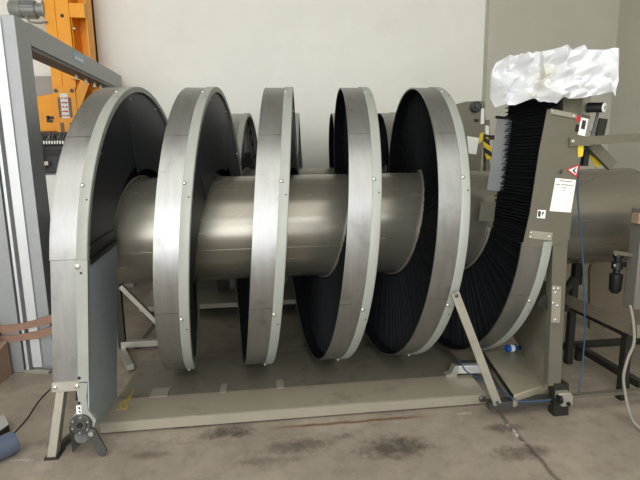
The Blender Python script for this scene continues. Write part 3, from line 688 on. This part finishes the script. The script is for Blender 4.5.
q = [at(x, y, X=XG+.001) for x, y in ((73.5,51.5), (83.5,57), (84,65), (74,60))]
sk = MB().prism(q, (.002,0,0)).build('sticker', 'bluelabel', bm, gt)
w = MB()
for t0, t1 in ((.12,.34), (.42,.62), (.68,.9)):
    a0, a1 = q[0].lerp(q[1], t0), q[0].lerp(q[1], t1); b0, b1 = q[3].lerp(q[2], t0), q[3].lerp(q[2], t1)
    w.prism([a0.lerp(b0,.45)+Vector((.0022,0,0)), a1.lerp(b1,.35)+Vector((.0022,0,0)), a1.lerp(b1,.75)+Vector((.0022,0,0)), a0.lerp(b0,.8)+Vector((.0022,0,0))], (.0006,0,0))
w.build('sticker_print', 'white', sk, gt)
# straps
for i, (y0, y1, y2, lab) in enumerate(((328.5,326,319.5,'upper of two brown straps wrapped across the grey gate post'), (339,337,331,'lower of two brown straps wrapped across the grey gate post'))):
    top = [at(-14,y0-3.6,Y=3.585), at(6,y0-3,Y=3.585), at(24,y1-3,Y=3.585), at(38,y2,Y=3.585), at(52,y2-5,Y=3.585)]
    s = MB(); off = Vector((0,.0162,0)); hgt = Vector((0,0,-.055))
    s.loft([[p, p+off, p+off+hgt*(1+.15*math.sin(k*2+i)), p+hgt*(1+.15*math.sin(k*2+i))] for k, p in enumerate(top)])
    o = s.build('packing_strap', 'brown'); tag(o, lab, 'strap', 'brown packing straps')
bx = thing('carton', 'brown cardboard carton on the floor at the foot of the gate', 'carton', (-1.97, 3.5, 0))
MB().quadbox([(-2.2,3.30,0), (-1.885,3.36,0), (-1.87,3.57,0), (-2.2,3.57,0), (-2.2,3.30,.17), (-1.89,3.36,.20), (-1.875,3.57,.26), (-2.2,3.57,.25)]).build('body', 'carton', bx, bx)
MB().prism([(-1.935,3.350,.03), (-1.895,3.3575,.03), (-1.895,3.3575,.065), (-1.935,3.350,.065)], (.002,-.003,0)).build('label', 'white', bx, bx)
bgp = MB().prism([(-2.25,3.40,.255), (-1.93,3.41,.25), (-1.915,3.41,.31), (-1.95,3.41,.39), (-2.25,3.40,.41)], (0,.12,0)).build('tool_bag', 'blackm')
tag(bgp, 'dark bag on top of the brown carton by the gate', 'bag')
wp = MB().bar(at(25,371,Z=.011), at(50,372,Z=.011), .03, .02).build('wood_strip', 'bar'); tag(wp, 'pale strip lying on the floor at the gate post foot', 'strip')

# film roll, board, cord at the bottom left
rr = thing('film_roll', 'blue-grey roll of film lying on the floor at the lower left corner', 'roll', (-1.5, 2.4, 0))
e = at(14,440,Y=2.55); e.z = .06; d = Vector((-.62,-.78,0)).normalized()
MB().lathe(e, d, [(0,.028), (0,.055), (.004,.06), (.7,.06), (.704,.055)], 32).build('wound_film', 'rollblue', rr, rr)
MB().lathe(e-d*.004, d, [(0,.018), (0,.028), (.03,.028)], 24).build('core', 'cast', rr, rr)
bo = thing('board', 'dark flat board with pale top beside the blue-grey roll', 'board', (-1.6, 2.62, 0))
q = [at(9,425,Z=.05), at(-30,452,Z=.05), at(-40,424,Z=.05), at(4,416,Z=.05)]
MB().prism([(p.x,p.y,0) for p in q], (0,0,.05)).build('core', 'dark', bo, bo)
MB().prism([(p.x,p.y,.0505) for p in q], (0,0,.006)).build('top', 'cab', bo, bo)
a = at(11,436,Z=.004); b = at(50,389,Z=.004)
cd_ = MB().tube([a, a.lerp(b,.3)+Vector((.01,0,0)), a.lerp(b,.7)-Vector((.008,0,0)), b], .0035).build('cord', 'dark'); tag(cd_, 'thin dark cord across the floor between roll and conveyor leg', 'cord')

# ------------------------------------------------------------------ orange lift behind the gate
YO = 5.3
of = thing('orange_lift', 'orange lifting column with a grey gear motor behind the gate', 'lift', (-1.85, YO+.2, 0))
MB().box(-2.03, -1.93, YO, YO+.3, .16, 3.6).build('mast', 'orange', of, of, bevel=.004)
mm = MB().box(-1.925, -1.80, YO-.01, YO+.3, .16, 3.6).build('mast', 'orange', of, of, bevel=.004)
MB().cyl((-1.865,YO-.012,2.93), (-1.865,YO-.009,2.93), .018, 14).build('hole', 'blackm', mm, of)
ch = MB().box(-1.797, -1.79, YO+.02, YO+.3, .16, 3.6).box(-1.79, -1.66, YO+.24, YO+.3, .16, 3.6).box(-1.67, -1.66, YO+.05, YO+.3, .16, 3.6).box(-1.80,-1.66,YO+.0,YO+.06,2.92,3.05)
ch.build('side_channel', 'orange', of, of)
MB().cyl((-1.78,YO+.02,2.82), (-1.76,YO+.02,2.82), .02, 12).build('bolt', 'bolt', of, of)
# carriage plate with slots
cp = MB().box(-2.01, -1.80, YO-.05, YO-.015, 1.72, 2.26).build('carriage_plate', 'orange', of, of, bevel=.004)
for z0, z1 in ((1.97,2.16), (1.76,1.92)):
    for x in (-1.955, -1.865):
        MB().box(x-.018, x+.018, YO-.053, YO-.049, z0, z1).build('slot', 'brown', cp, of)
wl = MB().box(-1.945, -1.875, YO-.056, YO-.0535, 1.96, 2.20).build('warning_label', 'white', cp, of)
rl2 = MB()
for k in range(5): rl2.box(-1.938, -1.915+.008*(k % 2), YO-.058, YO-.0565, 1.98+.042*k, 1.991+.042*k); rl2.box(-1.905, -1.882, YO-.058, YO-.0565, 1.978+.042*k, 1.992+.042*k)
rl2.build('label_print', 'red', wl, of)
for x, z in ((-1.98,2.225), (-1.83,2.225), (-1.98,1.745), (-1.83,1.745)):
    MB().lathe((x,YO-.05,z), (0,-1,0), [(0,.02), (.006,.018), (.008,.009)], 14).build('bolt', 'cast', cp, of)
MB().prism([(-1.80,YO-.04,2.0), (-1.66,YO-.04,2.30), (-1.66,YO-.04,2.38), (-1.72,YO-.04,2.38), (-1.80,YO-.04,2.22)], (0,.06,0)).build('gusset', 'orange', of, of)
MB().bar((-1.83,YO-.02,2.36), (-1.60,YO+.02,2.31), .07, .035).build('carriage_arm', 'orange', of, of)
MB().bar((-1.74,YO+.0,2.05), (-1.60,YO+.1,2.29), .05, .04, (0,1,0)).build('carriage_strut', 'orange', of, of)
bd = MB().prism([(-2.34,YO,1.84), (-2.01,YO,1.84), (-2.01,YO,2.21), (-2.30,YO,2.155), (-2.34,YO,2.14)], (0,.3,0)).build('drive_housing', 'orange', of, of, bevel=.005)
em = MB()
for q in ((-2.115,-2.055,1.925,1.95), (-2.10,-2.045,1.955,1.985), (-2.115,-2.085,1.95,1.992)): em.box(q[0], q[1], YO-.004, YO-.0015, q[2], q[3])
em.build('emblem', 'ink', bd, of)
for z0 in (1.985, 2.06): MB().box(-2.325, -2.255, YO-.004, YO-.001, z0, z0+.055).build('sticker', 'carton', bd, of)
# gear motor
mo = MB().lathe((-2.36,YO+.06,3.0), (1,0,0), [(0,.05), (.004,.072), (.02,.083), (.11,.083), (.112,.076), (.24,.076), (.245,.06), (.31,.06), (.315,.09), (.335,.09)], 32).build('gear_motor', 'motor', of, of)
fn = MB()
for k in range(14):
    t = 2*pi*k/14; c_ = Vector((0, math.cos(t)*.078, math.sin(t)*.078)); fn.bar(Vector((-2.24,YO+.06,3.0))+c_, Vector((-2.125,YO+.06,3.0))+c_, .007, .018, c_)
fn.build('cooling_fins', 'motor', mo, of)
MB().tube([(-2.19,YO-.02,2.93), (-2.16,YO-.03,2.87), (-2.08,YO-.03,2.855), (-2.0,YO-.02,2.87)], .009).build('motor_cable', 'cable', mo, of)

of.scale = (1.113,)*3; of.location = (-2.05, 6.05, -.178)   # full size, standing close to the back wall

# dark control box below, grey cabinet behind, white board
co = thing('control_box', 'dark control box with a strip of terminals below the orange housing', 'control box', (-2.1, YO+.1, 0))
MB().box(-2.36, -1.93, YO+.03, YO+.35, 1.42, 1.70).build('housing', 'console', co, co, bevel=.006)
MB().box(-2.36, -1.93, YO+.0, YO+.32, 1.70, 1.83).build('terminal_strip', 'blackm', co, co)
tm = MB(); rnd = random.Random(5)
for k in range(16):
    x = -2.345+k*.026; tm.box(x, x+.014, YO-.006, YO+.0, 1.715, 1.745)
tm.build('terminal_teeth', 'bolt', co, co)
for k in range(14):
    x = -2.34+k*.028+rnd.uniform(-.004,.004); z = 1.765+rnd.random()*.04
    MB().tube([(x,YO-.002,1.755), (x+rnd.uniform(-.02,.02),YO-.02,z), (x+rnd.uniform(-.03,.03),YO-.004,z+.02)], .004, 6, 4).build('wire', ('cable','brown','dark','panel')[k % 4], co, co)
MB().box(-2.2, -1.93, YO-.0, YO+.028, 1.60, 1.66).build('display_bar', 'dark', co, co)
MB().box(-2.355, -1.935, YO+.06, YO+.3, 0, 1.42).build('pedestal', 'cab', co, co)
lvm = MB().bar((-2.235,YO-.03,1.70), (-2.20,YO-.03,1.46), .03, .03); lvm.build('latch_lever', 'bar', co, co)
MB().box(-2.25, -2.19, YO-.05, YO+.03, 1.66, 1.70).build('latch_block', 'bar', co, co); MB().box(-2.2,-2.15,YO-.04,YO+.03,1.50,1.54).build('latch_block', 'bar', co, co)
gc_ = thing('electrical_cabinet', 'plain light grey cabinet standing by the wall behind the orange lift', 'cabinet', (-2.6, 6.1, 0))
cb_ = MB().box(-3.3, -2.10, 6.21, 6.38, 0, 2.52).build('body', 'cab', gc_, gc_, bevel=.006)
MB().box(-3.28, -2.12, 6.198, 6.209, .1, 2.50).build('door', 'cab', gc_, gc_)
wb = MB().box(-2.34, -1.90, YO-.03, YO-.015, .75, 1.40).build('white_board', 'white'); tag(wb, 'white board standing between gate post and conveyor, under the control box', 'board')

# ------------------------------------------------------------------ light
w = bpy.data.worlds.new('outdoors'); bpy.context.scene.world = w; w.use_nodes = True
bg = w.node_tree.nodes['Background']; bg.inputs['Color'].default_value = (.75,.86,1,1); bg.inputs['Strength'].default_value = 1.0
def area(name, loc, tgt, sx, sy, power, col):
    l = bpy.data.lights.new(name, 'AREA'); l.shape = 'RECTANGLE'; l.size = sx; l.size_y = sy; l.energy = power; l.color = col
    o = bpy.data.objects.new(name, l); C.objects.link(o); o.location = loc
    o.rotation_euler = (Vector(tgt)-Vector(loc)).to_track_quat('-Z', 'Y').to_euler(); return o
area('daylight_door', ((DX0+DX1)/2, WY0+.02, DZ/2), ((DX0+DX1)/2, 5, DZ/2), DX1-DX0, DZ, 225, (1,1,1))
area('window_band', ((CX0+CX1)/2, WY0+.02, (CZ0+CZ1)/2), ((CX0+CX1)/2, 5, (CZ0+CZ1)/2), CX1-CX0, CZ1-CZ0, 165, (1,1,1))
area('skylight', (-.4, -.9, WZ-.03), (-.4, -.9, 0), 7.5, 4.0, 185, (1,1,.985))
vs = bpy.context.scene.view_settings
vs.view_transform = 'Standard'; vs.look = 'None'; vs.gamma = 1; vs.use_curve_mapping = False; vs.exposure = 0.07
